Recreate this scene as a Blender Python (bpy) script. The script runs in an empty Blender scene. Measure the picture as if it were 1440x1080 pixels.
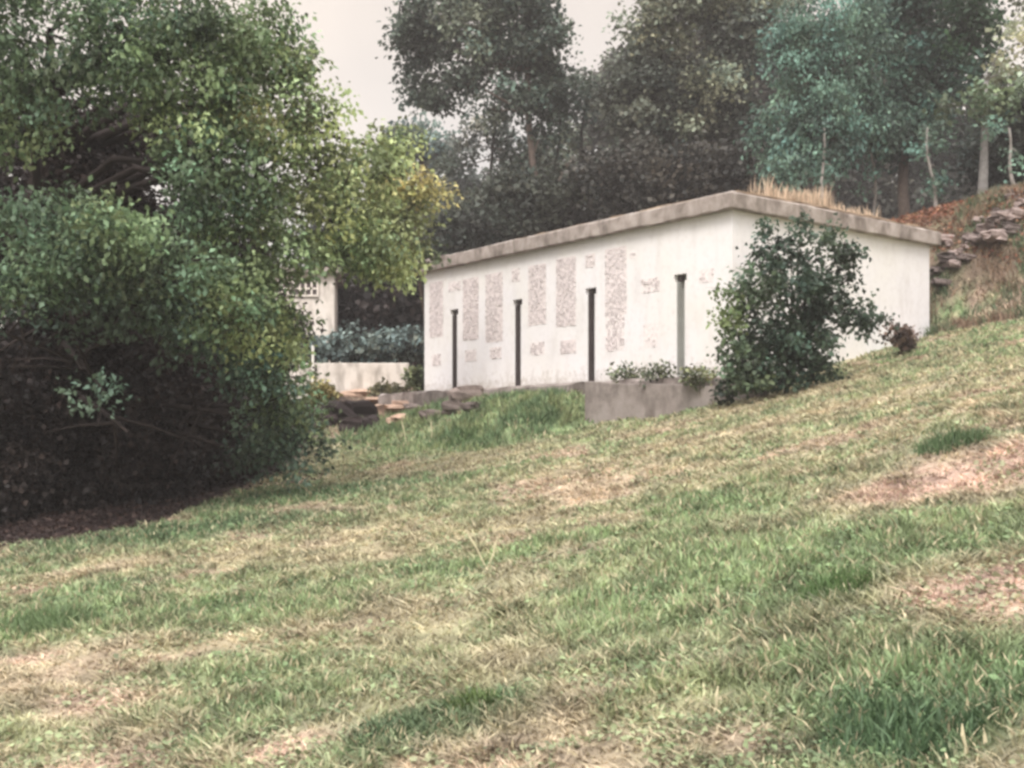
import bpy, math, random
import numpy as np
from mathutils import Vector, noise as mnoise

sc = bpy.context.scene
R = math.radians
F = 1600.0; CX = 720.0; HY = 615.0      # focal length in photo pixels, centre column, eye-level row

# ------------------------------------------------------------------ camera
cam = bpy.data.cameras.new('camera')
cam.sensor_width = 36.0; cam.lens = 40.0; cam.shift_y = 75.0 / 1440.0
cam.clip_start = 0.1; cam.clip_end = 2000
co = bpy.data.objects.new('camera', cam); sc.collection.objects.link(co)
co.location = (0, 0, 0); co.rotation_euler = (R(90), 0, 0)
sc.camera = co

# ------------------------------------------------------------------ world + sun
SUN_EL, SUN_AZ = 54.0, 198.0            # azimuth clockwise from +Y (north): behind the camera
w = bpy.data.worlds.new("World"); sc.world = w; w.use_nodes = True
nt = w.node_tree; nt.nodes.clear()
out = nt.nodes.new('ShaderNodeOutputWorld')
sky = nt.nodes.new('ShaderNodeTexSky'); sky.sky_type = 'NISHITA'; sky.sun_disc = False
sky.sun_elevation = R(SUN_EL); sky.sun_rotation = R(SUN_AZ)
b1 = nt.nodes.new('ShaderNodeBackground'); b1.inputs[1].default_value = 0.05
nt.links.new(sky.outputs[0], b1.inputs[0])
# overcast layer: dull cream near the horizon, brighter towards the zenith, slow cloud mottling
tc = nt.nodes.new('ShaderNodeTexCoord'); sx = nt.nodes.new('ShaderNodeSeparateXYZ')
nt.links.new(tc.outputs['Generated'], sx.inputs[0])
rp = nt.nodes.new('ShaderNodeValToRGB'); cr = rp.color_ramp
cr.elements[0].position = 0.0; cr.elements[0].color = (0.70, 0.585, 0.50, 1)
cr.elements[1].position = 1.0; cr.elements[1].color = (1.0, 0.96, 0.92, 1)
cr.elements[0].color = (0.235, 0.192, 0.142, 1)
e = cr.elements.new(0.36); e.color = (0.24, 0.196, 0.145, 1)
e = cr.elements.new(0.62); e.color = (0.85, 0.79, 0.74, 1)
nt.links.new(sx.outputs[2], rp.inputs[0])
nz = nt.nodes.new('ShaderNodeTexNoise'); nz.inputs['Scale'].default_value = 2.2; nz.inputs['Detail'].default_value = 4
nt.links.new(tc.outputs['Generated'], nz.inputs[0])
mr = nt.nodes.new('ShaderNodeMapRange'); mr.inputs[1].default_value = .35; mr.inputs[2].default_value = .7; mr.inputs[3].default_value = 0.9; mr.inputs[4].default_value = 1.35
nt.links.new(nz.outputs[0], mr.inputs[0])
vm = nt.nodes.new('ShaderNodeVectorMath'); vm.operation = 'SCALE'
nt.links.new(rp.outputs[0], vm.inputs[0]); nt.links.new(mr.outputs[0], vm.inputs['Scale'])
b2 = nt.nodes.new('ShaderNodeBackground'); b2.inputs[1].default_value = 2.2
nt.links.new(vm.outputs[0], b2.inputs[0])
ad = nt.nodes.new('ShaderNodeAddShader')
nt.links.new(b1.outputs[0], ad.inputs[0]); nt.links.new(b2.outputs[0], ad.inputs[1]); nt.links.new(ad.outputs[0], out.inputs[0])

sl = bpy.data.lights.new('sun', 'SUN'); sl.energy = 2.3; sl.angle = R(18); sl.color = (1.0, 0.95, 0.89)
so = bpy.data.objects.new('sun', sl); sc.collection.objects.link(so)
el, az = R(SUN_EL), R(SUN_AZ)
sdir = Vector((math.sin(az) * math.cos(el), math.cos(az) * math.cos(el), math.sin(el)))
so.rotation_euler = sdir.to_track_quat('Z', 'Y').to_euler(); so.location = (0, 0, 30)

sc.view_settings.view_transform = 'Standard'; sc.view_settings.look = 'None'
sc.view_settings.exposure = 0.45; sc.view_settings.gamma = 1.0
sc.cycles.filter_width = 3.0
sc.cycles.max_bounces = 8; sc.cycles.transparent_max_bounces = 8
sc.cycles.volume_bounces = 0
HAZE = 0.0014

# ------------------------------------------------------------------ helpers
def P(px, py, d): return Vector(((px - CX) / F * d, d, (HY - py) / F * d))
rng = np.random.default_rng(7)

def tag(o, label=None, cat=None, group=None, kind=None):
    if label: o['label'] = label
    if cat: o['category'] = cat
    if group: o['group'] = group
    if kind: o['kind'] = kind
    return o
def link(name, me, mat, parent=None):
    o = bpy.data.objects.new(name, me); sc.collection.objects.link(o)
    if mat: me.materials.append(mat)
    if parent: o.parent = parent; o.matrix_parent_inverse = parent.matrix_world.inverted() if False else o.matrix_parent_inverse
    return o
def empty(name, loc, label, cat, group=None):
    o = bpy.data.objects.new(name, None); sc.collection.objects.link(o); o.location = loc
    o.empty_display_size = .3
    return tag(o, label, cat, group)
def raw_mesh(name, V, faces_idx, n, col=None, smooth=False):
    """V (k,3), faces_idx (m,n) fixed n-gon array, col per-vertex rgb"""
    V = np.asarray(V, np.float32); fi = np.asarray(faces_idx, np.int32)
    me = bpy.data.meshes.new(name)
    me.vertices.add(len(V)); me.vertices.foreach_set('co', V.ravel())
    me.loops.add(fi.size); me.loops.foreach_set('vertex_index', fi.ravel())
    me.polygons.add(len(fi)); me.polygons.foreach_set('loop_start', np.arange(0, fi.size, n, dtype=np.int32))
    me.polygons.foreach_set('loop_total', np.full(len(fi), n, np.int32))
    if smooth: me.polygons.foreach_set('use_smooth', np.ones(len(fi), bool))
    me.update(calc_edges=True)
    if col is not None:
        a = me.color_attributes.new('tint', 'FLOAT_COLOR', 'POINT')
        c = np.ones((len(V), 4), np.float32); c[:, :3] = col
        a.data.foreach_set('color', c.ravel())
    return me

class MB:
    """collects faces, one mesh out"""
    def __init__(s): s.v = []; s.f = []; s.c = []
    def add(s, vs, fs, col=(1, 1, 1)):
        k = len(s.v); s.v += [tuple(q) for q in vs]; s.f += [tuple(k + i for i in q) for q in fs]; s.c += [col] * len(vs)
    def box(s, o, ax, ay, az, col=(1, 1, 1)):
        o, ax, ay, az = map(Vector, (o, ax, ay, az))
        vs = [o, o + ax, o + ax + ay, o + ay, o + az, o + ax + az, o + ax + ay + az, o + ay + az]
        s.add(vs, [(0, 3, 2, 1), (4, 5, 6, 7), (0, 1, 5, 4), (1, 2, 6, 5), (2, 3, 7, 6), (3, 0, 4, 7)], col)
    def tube(s, pts, rads, n=8, col=(1, 1, 1), jit=0.0):
        pts = [Vector(p) for p in pts]; rings = []
        for i, p in enumerate(pts):
            t = (pts[min(i + 1, len(pts) - 1)] - pts[max(i - 1, 0)]).normalized()
            a = t.cross(Vector((0, 0, 1)) if abs(t.z) < .9 else Vector((1, 0, 0))).normalized(); b = t.cross(a)
            rings.append([p + (a * math.cos(q) + b * math.sin(q)) * rads[i] * (1 + jit * math.sin(3 * q + i * 1.7))
                          for q in [2 * math.pi * k / n for k in range(n)]])
        vs = [q for r in rings for q in r]; fs = []
        for i in range(len(rings) - 1):
            for k in range(n):
                fs.append((i * n + k, i * n + (k + 1) % n, (i + 1) * n + (k + 1) % n, (i + 1) * n + k))
        fs.append(tuple(range(n))[::-1]); fs.append(tuple((len(rings) - 1) * n + k for k in range(n)))
        s.add(vs, fs, col)
    def build(s, name, mat, parent=None, smooth=False, offset=None, bevel=0):
        me = bpy.data.meshes.new(name)
        off = Vector(offset) if offset is not None else (parent.location if parent else Vector())
        me.from_pydata([tuple(Vector(q) - off) for q in s.v], [], s.f); me.update()
        a = me.color_attributes.new('tint', 'FLOAT_COLOR', 'POINT')
        a.data.foreach_set('color', np.array([(*c, 1) for c in s.c], np.float32).ravel())
        if smooth: me.polygons.foreach_set('use_smooth', np.ones(len(me.polygons), bool))
        o = link(name, me, mat, parent)
        if not parent: o.location = off
        if bevel:
            m = o.modifiers.new('bevel', 'BEVEL'); m.width = bevel; m.segments = 2; m.limit_method = 'ANGLE'
        return o

# numpy value noise
def vnoise(x, y, seed=0):
    xi = np.floor(x).astype(np.int64); yi = np.floor(y).astype(np.int64); fx = x - xi; fy = y - yi
    def h(a, b):
        n = (a * 374761393 + b * 668265263 + seed * 974634777) & 0xffffffff
        n = ((n ^ (n >> 13)) * 1274126177) & 0xffffffff
        return ((n ^ (n >> 16)) & 0xffff) / 65535.0
    sx_ = fx * fx * (3 - 2 * fx); sy_ = fy * fy * (3 - 2 * fy)
    return (h(xi, yi) * (1 - sx_) + h(xi + 1, yi) * sx_) * (1 - sy_) + (h(xi, yi + 1) * (1 - sx_) + h(xi + 1, yi + 1) * sx_) * sy_
def fbm(x, y, seed=0, oct=4):
    s = 0; a = .5; t = 0
    for k in range(oct):
        s = s + a * vnoise(x * 2 ** k, y * 2 ** k, seed + k); t += a; a *= .55
    return s / t
def sstep(a, b, x):
    t = np.clip((x - a) / (b - a), 0, 1); return t * t * (3 - 2 * t)

# ------------------------------------------------------------------ materials
def newmat(name):
    m = bpy.data.materials.new(name); m.use_nodes = True
    return m, m.node_tree, m.node_tree.nodes['Principled BSDF']
def noise_node(t, scale, detail=5, rough=.6, coords='Object'):
    tcn = t.nodes.new('ShaderNodeTexCoord'); n = t.nodes.new('ShaderNodeTexNoise')
    n.inputs['Scale'].default_value = scale; n.inputs['Detail'].default_value = detail; n.inputs['Roughness'].default_value = rough
    t.links.new(tcn.outputs[coords], n.inputs['Vector']); return n
def ramp(t, src, stops):
    r = t.nodes.new('ShaderNodeValToRGB'); els = r.color_ramp.elements
    while len(els) < len(stops): els.new(.5)
    for e_, (p, c) in zip(els, stops): e_.position = p; e_.color = (*c, 1)
    t.links.new(src, r.inputs[0]); return r
def mul(t, a, b, fac=1.0, mode='MULTIPLY'):
    m = t.nodes.new('ShaderNodeMix'); m.data_type = 'RGBA'; m.blend_type = mode; m.inputs[0].default_value = fac
    t.links.new(a, m.inputs[6]); t.links.new(b, m.inputs[7]); return m.outputs[2]
def bump(t, b, h, strength=.5, dist=.02):
    n = t.nodes.new('ShaderNodeBump'); n.inputs['Strength'].default_value = strength; n.inputs['Distance'].default_value = dist
    t.links.new(h, n.inputs['Height']); t.links.new(n.outputs[0], b.inputs['Normal'])

def mat_leaf(name, transl=.3, rough=.55):
    m, t, b = newmat(name)
    at = t.nodes.new('ShaderNodeAttribute'); at.attribute_name = 'tint'
    t.links.new(at.outputs['Color'], b.inputs['Base Color']); b.inputs['Roughness'].default_value = rough
    b.inputs['Specular IOR Level'].default_value = .3
    tr = t.nodes.new('ShaderNodeBsdfTranslucent'); t.links.new(at.outputs['Color'], tr.inputs[0])
    mx = t.nodes.new('ShaderNodeMixShader'); mx.inputs[0].default_value = transl
    t.links.new(b.outputs[0], mx.inputs[1]); t.links.new(tr.outputs[0], mx.inputs[2])
    t.links.new(mx.outputs[0], t.nodes['Material Output'].inputs[0]); return m
M_leaf = mat_leaf('leaf'); M_grass = mat_leaf('grass_blade', .25, .6)

def mat_tint(name, sc1=8, lo=.75, hi=1.15, bs=.4, bd=.02, rough=.9, scb=30):
    m, t, b = newmat(name)
    at = t.nodes.new('ShaderNodeAttribute'); at.attribute_name = 'tint'
    n = noise_node(t, sc1); r = ramp(t, n.outputs[0], [(.3, (lo,) * 3), (.7, (hi,) * 3)])
    t.links.new(mul(t, at.outputs['Color'], r.outputs[0]), b.inputs['Base Color'])
    b.inputs['Roughness'].default_value = rough; b.inputs['Specular IOR Level'].default_value = .2
    n2 = noise_node(t, scb, 6); bump(t, b, n2.outputs[0], bs, bd); return m
M_bark = mat_tint('bark', 6, .6, 1.2, .8, .04)
M_stone = mat_tint('rock', 5, .65, 1.2, .7, .04)
M_ground = mat_tint('turf_soil', 14, .72, 1.2, .9, .05, scb=22)
M_chip = mat_tint('render_chips', 20, .8, 1.1, .5, .01)

def mat_paint():
    m, t, b = newmat('white_paint')
    n = noise_node(t, .55, 5, .6); r = ramp(t, n.outputs[0], [(.35, (.70, .68, .655)), (.62, (.715, .70, .715))])
    # rain streaks: noise stretched downwards
    tcn = t.nodes.new('ShaderNodeTexCoord'); mp = t.nodes.new('ShaderNodeMapping'); mp.inputs['Scale'].default_value = (2.2, 2.2, .5)
    n3 = t.nodes.new('ShaderNodeTexNoise'); n3.inputs['Scale'].default_value = 1.6; n3.inputs['Detail'].default_value = 6
    t.links.new(tcn.outputs['Object'], mp.inputs[0]); t.links.new(mp.outputs[0], n3.inputs['Vector'])
    r3 = ramp(t, n3.outputs[0], [(.30, (.80, .78, .76)), (.48, (1, 1, 1))])
    n4 = noise_node(t, 9, 6, .7); r4 = ramp(t, n4.outputs[0], [(.30, (.82, .80, .79)), (.5, (1, 1, 1))])
    c = mul(t, r.outputs[0], r3.outputs[0], .4); c = mul(t, c, r4.outputs[0], .55)
    # splash-back grime along the foot of the wall
    sp = t.nodes.new('ShaderNodeSeparateXYZ'); t.links.new(tcn.outputs['Object'], sp.inputs[0])
    ma = t.nodes.new('ShaderNodeMath'); ma.operation = 'MULTIPLY_ADD'; ma.inputs[1].default_value = 1.3
    t.links.new(n4.outputs[0], ma.inputs[0]); t.links.new(sp.outputs[2], ma.inputs[2])
    rg = ramp(t, ma.outputs[0], [(.55, (.62, .58, .53)), (.95, (1, 1, 1))])
    c = mul(t, c, rg.outputs[0], .8)
    t.links.new(c, b.inputs['Base Color']); b.inputs['Roughness'].default_value = .85; b.inputs['Specular IOR Level'].default_value = .25
    bump(t, b, n4.outputs[0], .35, .012); return m
M_paint = mat_paint()

def mat_conc(name, c0, c1, c2, sc_=2.5):
    m, t, b = newmat(name)
    n = noise_node(t, sc_, 7, .65); r = ramp(t, n.outputs[0], [(.3, c0), (.5, c1), (.7, c2)])
    tcn = t.nodes.new('ShaderNodeTexCoord'); mp = t.nodes.new('ShaderNodeMapping'); mp.inputs['Scale'].default_value = (2, 2, .7)
    n3 = t.nodes.new('ShaderNodeTexNoise'); n3.inputs['Scale'].default_value = 2; n3.inputs['Detail'].default_value = 5
    t.links.new(tcn.outputs['Object'], mp.inputs[0]); t.links.new(mp.outputs[0], n3.inputs['Vector'])
    r3 = ramp(t, n3.outputs[0], [(.36, (.5, .48, .46)), (.55, (1, 1, 1))])
    t.links.new(mul(t, r.outputs[0], r3.outputs[0], .8), b.inputs['Base Color'])
    b.inputs['Roughness'].default_value = .92; b.inputs['Specular IOR Level'].default_value = .2
    n2 = noise_node(t, 25, 6, .7); bump(t, b, n2.outputs[0], .6, .02); return m
M_conc = mat_conc('weathered_concrete', (.14, .12, .11), (.26, .225, .21), (.34, .30, .285))
M_roof = mat_conc('roof_concrete', (.19, .16, .145), (.33, .285, .26), (.43, .38, .355), 3)
M_cream = mat_conc('cream_render', (.50, .45, .40), (.66, .61, .56), (.69, .64, .60), 1.2)
M_dark, _t, _b = newmat('dark_recess'); _b.inputs['Roughness'].default_value = .8  # dark colour painted in for the unlit depth of openings
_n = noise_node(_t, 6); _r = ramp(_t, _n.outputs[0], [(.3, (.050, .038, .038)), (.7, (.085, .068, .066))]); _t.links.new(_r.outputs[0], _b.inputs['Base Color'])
M_door, _t, _b = newmat('grey_green_door'); _b.inputs['Roughness'].default_value = .6
_n = noise_node(_t, 4); _r = ramp(_t, _n.outputs[0], [(.3, (.27, .27, .25)), (.7, (.36, .37, .35))]); _t.links.new(_r.outputs[0], _b.inputs['Base Color'])

# ------------------------------------------------------------------ terrain
L0 = np.array([-2.17, 28.2]); E1 = np.array([.6114, -.7913]); E2 = np.array([.7913, .6114])
def uv(x, y): return (x - L0[0]) * E1[0] + (y - L0[1]) * E1[1], (x - L0[0]) * E2[0] + (y - L0[1]) * E2[1]
def B(u, v, z): return Vector((L0[0] + u * E1[0] + v * E2[0], L0[1] + u * E1[1] + v * E2[1], z))
def H(x, y, fine=True):
    x = np.asarray(x, float); y = np.asarray(y, float)
    xc = np.clip(x, -40, 40)
    z = -1.6 + .07 * np.clip(y, -20, 60) + .1 * xc + .137 * .5 * (xc + np.sqrt(xc * xc + 1)) - .04
    z = z + .125 * np.clip(y - 22, 0, 16) * (1 - sstep(-1.5, 3, x)) 
    u, v = uv(x, y)
    v0 = 6.4 + .35 * np.clip(u - 9.4, 0, 8)
    z = z + 2.7 * sstep(0, 3.2, v - v0) * sstep(-2, 5, u) + .06 * np.clip(v - 10, 0, 60) * sstep(-4, 6, u)
    # grassy bank heaped against the terrace
    bk = sstep(-3.6, -1.15, v) * (1 - sstep(.3, 1.2, v)) * sstep(-1.0, 1.6, u) * (1 - sstep(7.0, 7.8, u))
    top = .42 + .40 * sstep(1.8, 4.2, u); z = z + (top - z) * bk * (z < top)
    # soft lumps
    z = z + .16 * (fbm(x * .45, y * .45, 3, 3) - .5)
    if fine: z = z + .12 * (fbm(x * 2.4, y * 2.4, 11, 4) - .5)
    return z
def Hs(x, y): return float(H(np.array([x]), np.array([y]))[0])
def ground_at(px, py):
    """where the photograph's pixel meets the ground"""
    d = np.linspace(3, 60, 1200); x = (px - CX) / F * d; z = (HY - py) / F * d
    k = np.argmax(H(x, d, False) >= z); return x[k], d[k]

# ground colour: dry straw, green turf, pink-brown thatch, soil, tree shade painted dark
GREEN = np.array([.195, .258, .130]); GREEN2 = np.array([.125, .195, .098]); STRAW = np.array([.395, .345, .230])
PINK = np.array([.50, .36, .29]); SOIL = np.array([.16, .11, .085]); RUST = np.array([.22, .105, .065]); LITTER_SHADE = np.array([.030, .018, .017])  # last colour: litter darkened to hold the tree's shade
patches = []   # (px, py, world radius across, along, kind, strength)
for px, py, ra, rl, k, s in [
    (840, 682, .75, 1.1, 'p', .9), (735, 738, .7, .6, 's', .8), (1348, 672, 1.15, 1.0, 'k', 1.0), (1400, 832, .62, .6, 'k', 1.0), (120, 990, .5, .35, 'k', .7), (30, 930, .45, .4, 'k', .7),
    (690, 640, 1.2, .7, 's', .8), (900, 640, 2.2, .5, 's', .8), (560, 990, .5, .4, 's', .7), (60, 960, .6, .6, 'p', .7), (400, 1055, .35, .25, 'k', .8),
    (1165, 1045, .4, .35, 's', .8), (1010, 860, .5, .4, 's', .6), (370, 900, .45, .4, 's', .7), (620, 900, .55, .6, 's', .6), (480, 780, .8, .9, 's', .6),
    (250, 790, 1.3, .7, 's', .6), (1100, 560, 2.0, 1.0, 's', .6), (1330, 540, 2.5, 1.2, 's', .6), (1300, 590, 2.0, .8, 'p', .5), (950, 600, 1.3, .6, 'p', .5),
    (550, 740, .6, .8, 's', .6), (620, 660, 1.4, .8, 's', .7), (470, 650, .8, 1.0, 's', .7), (860, 800, .3, .4, 's', .5),(1040, 1060, .3, .25, 'k', .5),
    (870, 1040, .4, .3, 'p', .4), (180, 910, .4, .4, 'p', .5), (90, 1040, .4, .3, 's', .4), (700, 960, .5, .3, 's', .4),
    (1060, 760, 1.4, 2.4, 'g', .8), (960, 850, 1.0, .7, 'g', .6), (80, 865, .8, .5, 'g', .9), (380, 990, .6, .4, 'g', .8), (1260, 1010, .6, .4, 'd', 1.0),
    (560, 1040, .4, .22, 'd', .9), (660, 1000, .25, .2, 'd', .9), (680, 600, 2.0, 1.2, 'g', 1.0), (720, 580, 2.4, 1.4, 'g', 1.0), (400, 700, 2.2, 1.0, 'd', .8),  # last entry paints the big tree's shade on the grass
    (240, 750, 1.8, .8, 'd', .8), (1170, 825, .4, .3, 'd', .8), (1335, 625, .45, .5, 'd', .8), (1290, 780, .8, .8, 'g', .7), (1400, 760, .9, .6, 'g', .7), (600, 830, .8, .7, 'g', .5),  # first entry continues that painted tree shade
    (320, 860, .7, .5, 'g', .6), (1400, 930, .5, .35, 'd', .6), (1130, 950, .9, .5, 'g', .6), (1060, 900, .5, .4, 'd', .3)]:
    x_, y_ = ground_at(px, py); patches.append((x_, y_, ra * (.62 if k == 'k' else 1), rl * (.75 if k == 'k' else 1), k, s * (.7 if k == 'g' else 1)))
patches.sort(key=lambda q: q[4] in 'kp')
KC = {'p': STRAW * .6 + PINK * .4, 's': STRAW, 'k': PINK, 'g': GREEN, 'd': GREEN2 * .85}
def lerp(a, b, t): return a + (b - a) * t[:, None]
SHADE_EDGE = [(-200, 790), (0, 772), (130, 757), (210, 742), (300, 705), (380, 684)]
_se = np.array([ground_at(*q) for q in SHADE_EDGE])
def ground_col(x, y):
    n1 = fbm(x * .75, y * .5, 21, 4); n2 = fbm(x * 2.3, y * 2.3, 31, 4); n3 = fbm(x * 7, y * 7, 41, 3)
    f = sstep(.44, .58, .18 * n1 + .38 * n2 + .44 * n3)                    # 0 green, 1 straw
    c = lerp(np.broadcast_to(GREEN, (len(x), 3)), np.broadcast_to(STRAW, (len(x), 3)), f * .9)
    c = lerp(c, np.broadcast_to(GREEN2, (len(x), 3)), sstep(.58, .72, fbm(x * 1.3, y * 1.3, 51, 3)) * .5)
    c = lerp(c, np.broadcast_to(PINK, (len(x), 3)), sstep(.56, .66, fbm(x * 1.1, y * 1.1, 61, 4)) * .8)
    for (a, b_, ra, rl, k, s) in patches:
        q = np.exp(-(((x - a) / ra) ** 2 + ((y - b_) / rl) ** 2) * .8) * s
        q = np.clip(q * (.6 + 1.0 * n2) * 1.35 + (n3 - .5) * .8 * q, 0, 1)
        c = lerp(c, np.broadcast_to(KC[k], (len(x), 3)), q)
    u, v = uv(x, y)
    # soil & rubble at the left foot of the terrace, brown bank right of and behind the building
    sl_ = sstep(-8.5, -6, u) * (1 - sstep(1.2, 2.6, u)) * sstep(-3.4, -2.2, v + 1.2 * (n2 - .5)) * (v < 7)
    c = lerp(c, np.broadcast_to(SOIL * 2.1, (len(x), 3)), np.clip(sl_ * (.55 + n2), 0, 1) * .9)
    v0 = 6.4 + .35 * np.clip(u - 9.4, 0, 8)
    bn = sstep(.5, 1.5, v - v0 + 1.2 * (n2 - .5))
    c = lerp(c, np.broadcast_to(SOIL * 1.1, (len(x), 3)), np.clip(bn * (.6 + .7 * n2), 0, 1) * .85)
    c = lerp(c, np.broadcast_to(RUST, (len(x), 3)), sstep(2.3, 3.2, v - v0) * (1 - sstep(5.5, 8, v - v0)) * .85 * (u > 3))
    c = lerp(c, np.broadcast_to(LITTER_SHADE, (len(x), 3)), sstep(6, 9, v - v0))
    c = lerp(c, np.broadcast_to(LITTER_SHADE * 1.3, (len(x), 3)), sstep(33, 36, y + 1.5 * (n1 - .5)))
    # leaf litter under the big tree, the crown's shade painted into its colour
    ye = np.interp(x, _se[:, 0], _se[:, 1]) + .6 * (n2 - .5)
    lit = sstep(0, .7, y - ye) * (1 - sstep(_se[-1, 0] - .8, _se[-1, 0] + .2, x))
    c = lerp(c, np.broadcast_to(LITTER_SHADE, (len(x), 3)), lit)
    return np.clip(c * ((.62 + .76 * vnoise(x * 5.1, y * 5.1, 5)) * (.78 + .44 * vnoise(x * 13.7, y * 13.7, 6)))[:, None], 0.01, 1), f

def axis(lo, hi, step, far, grow=1.18):
    a = list(np.arange(lo, hi, step)); s = step; q = a[-1]
    while q < far: s *= grow; q += s; a.append(q)
    s = step; q = a[0]; pre = []
    while q > -far: s *= grow; q -= s; pre.append(q)
    return np.array(pre[::-1] + a)
gx = axis(-13, 15, .11, 150); gy = axis(2.5, 31, .11, 150)
GX, GY = np.meshgrid(gx, gy); X = GX.ravel(); Y = GY.ravel()
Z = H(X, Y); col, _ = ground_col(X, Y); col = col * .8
nx, ny = len(gx), len(gy); ii = (np.arange(ny - 1)[:, None] * nx + np.arange(nx - 1)[None, :]).ravel()
me = raw_mesh('ground', np.stack([X, Y, Z], 1), np.stack([ii, ii + 1, ii + nx + 1, ii + nx], 1), 4, col, True)
g = link('ground', me, M_ground); tag(g, kind='structure')

# ------------------------------------------------------------------ leaves and grass blades
def leaf_mesh(name, C, A, N_, S, col, wid=.42, fold=.12):
    n = len(C); W = np.cross(A, N_); W /= np.linalg.norm(W, axis=1)[:, None] + 1e-9; N2 = np.cross(W, A); S = S[:, None]
    V = np.empty((n, 4, 3)); V[:, 0] = C; V[:, 1] = C + A * S * .5 + W * S * wid + N2 * S * fold
    V[:, 2] = C + A * S - N2 * S * fold; V[:, 3] = C + A * S * .5 - W * S * wid + N2 * S * fold
    k = np.arange(n)[:, None] * 4; T = np.concatenate([k + [0, 1, 2], k + [0, 2, 3]], 0)
    return raw_mesh(name, V.reshape(-1, 3), T, 3, np.repeat(col, 4, 0))
def unit(a): return a / (np.linalg.norm(a, axis=1)[:, None] + 1e-9)

def blades(name, x, y, h, wd, col, lean=.5, mat=M_grass, zoff=-.01, z=None, parent=None, off=(0, 0, 0)):
    n = len(x); z = (H(x, y) if z is None else z) + zoff
    a = rng.uniform(0, 2 * np.pi, n); l = rng.uniform(0, lean, n) * h; b_ = rng.uniform(0, 2 * np.pi, n)
    wx, wy = np.cos(b_) * wd * .5, np.sin(b_) * wd * .5; lx, ly = np.cos(a) * l, np.sin(a) * l
    V = np.empty((n, 5, 3))
    V[:, 0] = np.stack([x - wx, y - wy, z], 1); V[:, 1] = np.stack([x + wx, y + wy, z], 1)
    V[:, 2] = np.stack([x + wx * .8 + lx * .35, y + wy * .8 + ly * .35, z + h * .55], 1)
    V[:, 3] = np.stack([x - wx * .8 + lx * .35, y - wy * .8 + ly * .35, z + h * .55], 1)
    V[:, 4] = np.stack([x + lx, y + ly, z + h * .95], 1)
    k = np.arange(n)[:, None] * 5
    T = np.concatenate([k + [0, 1, 2], k + [0, 2, 3], k + [3, 2, 4]], 0)
    me = raw_mesh(name, V.reshape(-1, 3) - np.array(off), T, 3, np.repeat(col, 5, 0))
    return link(name, me, mat, parent)

NB = 520000
d = 3.2 * (30 / 3.2) ** rng.uniform(0, 1, NB); d = np.where(rng.uniform(0, 1, NB) < .3, rng.uniform(8, 31, NB), d)
x = rng.uniform(-.56, .56, NB) * d + rng.normal(0, .3, NB); y = d
u, v = uv(x, y)
keep = ~((u > -.4) & (u < 10.3) & (v > -1.05) & (v < 6.4))
ye = np.interp(x, _se[:, 0], _se[:, 1]); keep &= ~((y > ye + .3) & (x < _se[-1, 0] - .3) & (rng.uniform(0, 1, NB) < .93))
keep &= ~((v > 8) & (rng.uniform(0, 1, NB) < .75))
tuft = fbm(x * 3.1, y * 3.1, 77, 3); keep &= rng.uniform(0, 1, NB) < np.clip(.5 + 1.6 * (tuft - .35), .35, 1)
x, y, tuft = x[keep], y[keep], tuft[keep]
c, f = ground_col(x, y)
n = len(x); greenness = np.clip((c[:, 1] - c[:, 0]) / .07 * .5 + .5, 0, 1)
dry = rng.uniform(0, 1, n) < .16
dry &= c[:, 1] > .08
c = np.where(dry[:, None], STRAW * 1.05, c) * rng.uniform(.55, 1.5, n)[:, None]
h = (.022 + .034 * greenness + .10 * np.clip(tuft - .48, 0, .4)) * rng.uniform(.5, 1.5, n) + .0010 * y
wd = (.006 + .0012 * y) * rng.uniform(.7, 1.5, n)
gr = blades('grass', x, y, h, wd, c, 0.9 + 2.4 * (1 - greenness))
# fallen leaves on the bare strip above the rubble bank
rg = np.random.default_rng(66); uu_ = rg.uniform(4, 14, 16000); vv_ = rg.uniform(8.2, 13.5, 16000)
xx_ = L0[0] + uu_ * E1[0] + vv_ * E2[0]; yy_ = L0[1] + uu_ * E1[1] + vv_ * E2[1]
me = leaf_mesh('leaf_litter', np.stack([xx_, yy_, H(xx_, yy_) + rg.uniform(0, .12, len(xx_))], 1), unit(rg.normal(size=(len(xx_), 3)) * np.array([1, 1, .5])), unit(rg.normal(size=(len(xx_), 3)) + np.array([0, 0, .8])), rg.uniform(.05, .15, len(xx_)), np.array([.26, .13, .08]) * rg.uniform(.25, 1.5, (len(xx_), 1)) * rg.uniform(.85, 1.15, (len(xx_), 3)), .3)
tag(link('leaf_litter', me, M_grass), 'rusty fallen leaves and dead bracken above the rubble bank', 'leaf litter', kind='stuff')
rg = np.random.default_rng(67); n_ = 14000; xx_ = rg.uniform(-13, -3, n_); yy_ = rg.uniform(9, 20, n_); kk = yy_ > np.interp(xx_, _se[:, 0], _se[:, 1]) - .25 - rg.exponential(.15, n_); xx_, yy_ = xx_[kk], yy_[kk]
me = leaf_mesh('leaf_litter', np.stack([xx_, yy_, H(xx_, yy_) + rg.uniform(0, .05, len(xx_))], 1), unit(rg.normal(size=(len(xx_), 3)) * np.array([1, 1, .3])), unit(rg.normal(size=(len(xx_), 3)) * .6 + np.array([0, 0, 1.0])), rg.uniform(.04, .10, len(xx_)), np.array([.060, .038, .032]) * rg.uniform(.3, 1.5, (len(xx_), 1)), .3)  # leaf colour darkened to paint in the shade below the crown
tag(link('leaf_litter', me, M_grass), 'dark brown fallen leaves on the bare soil beneath the big tree', 'leaf litter', kind='stuff')
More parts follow.
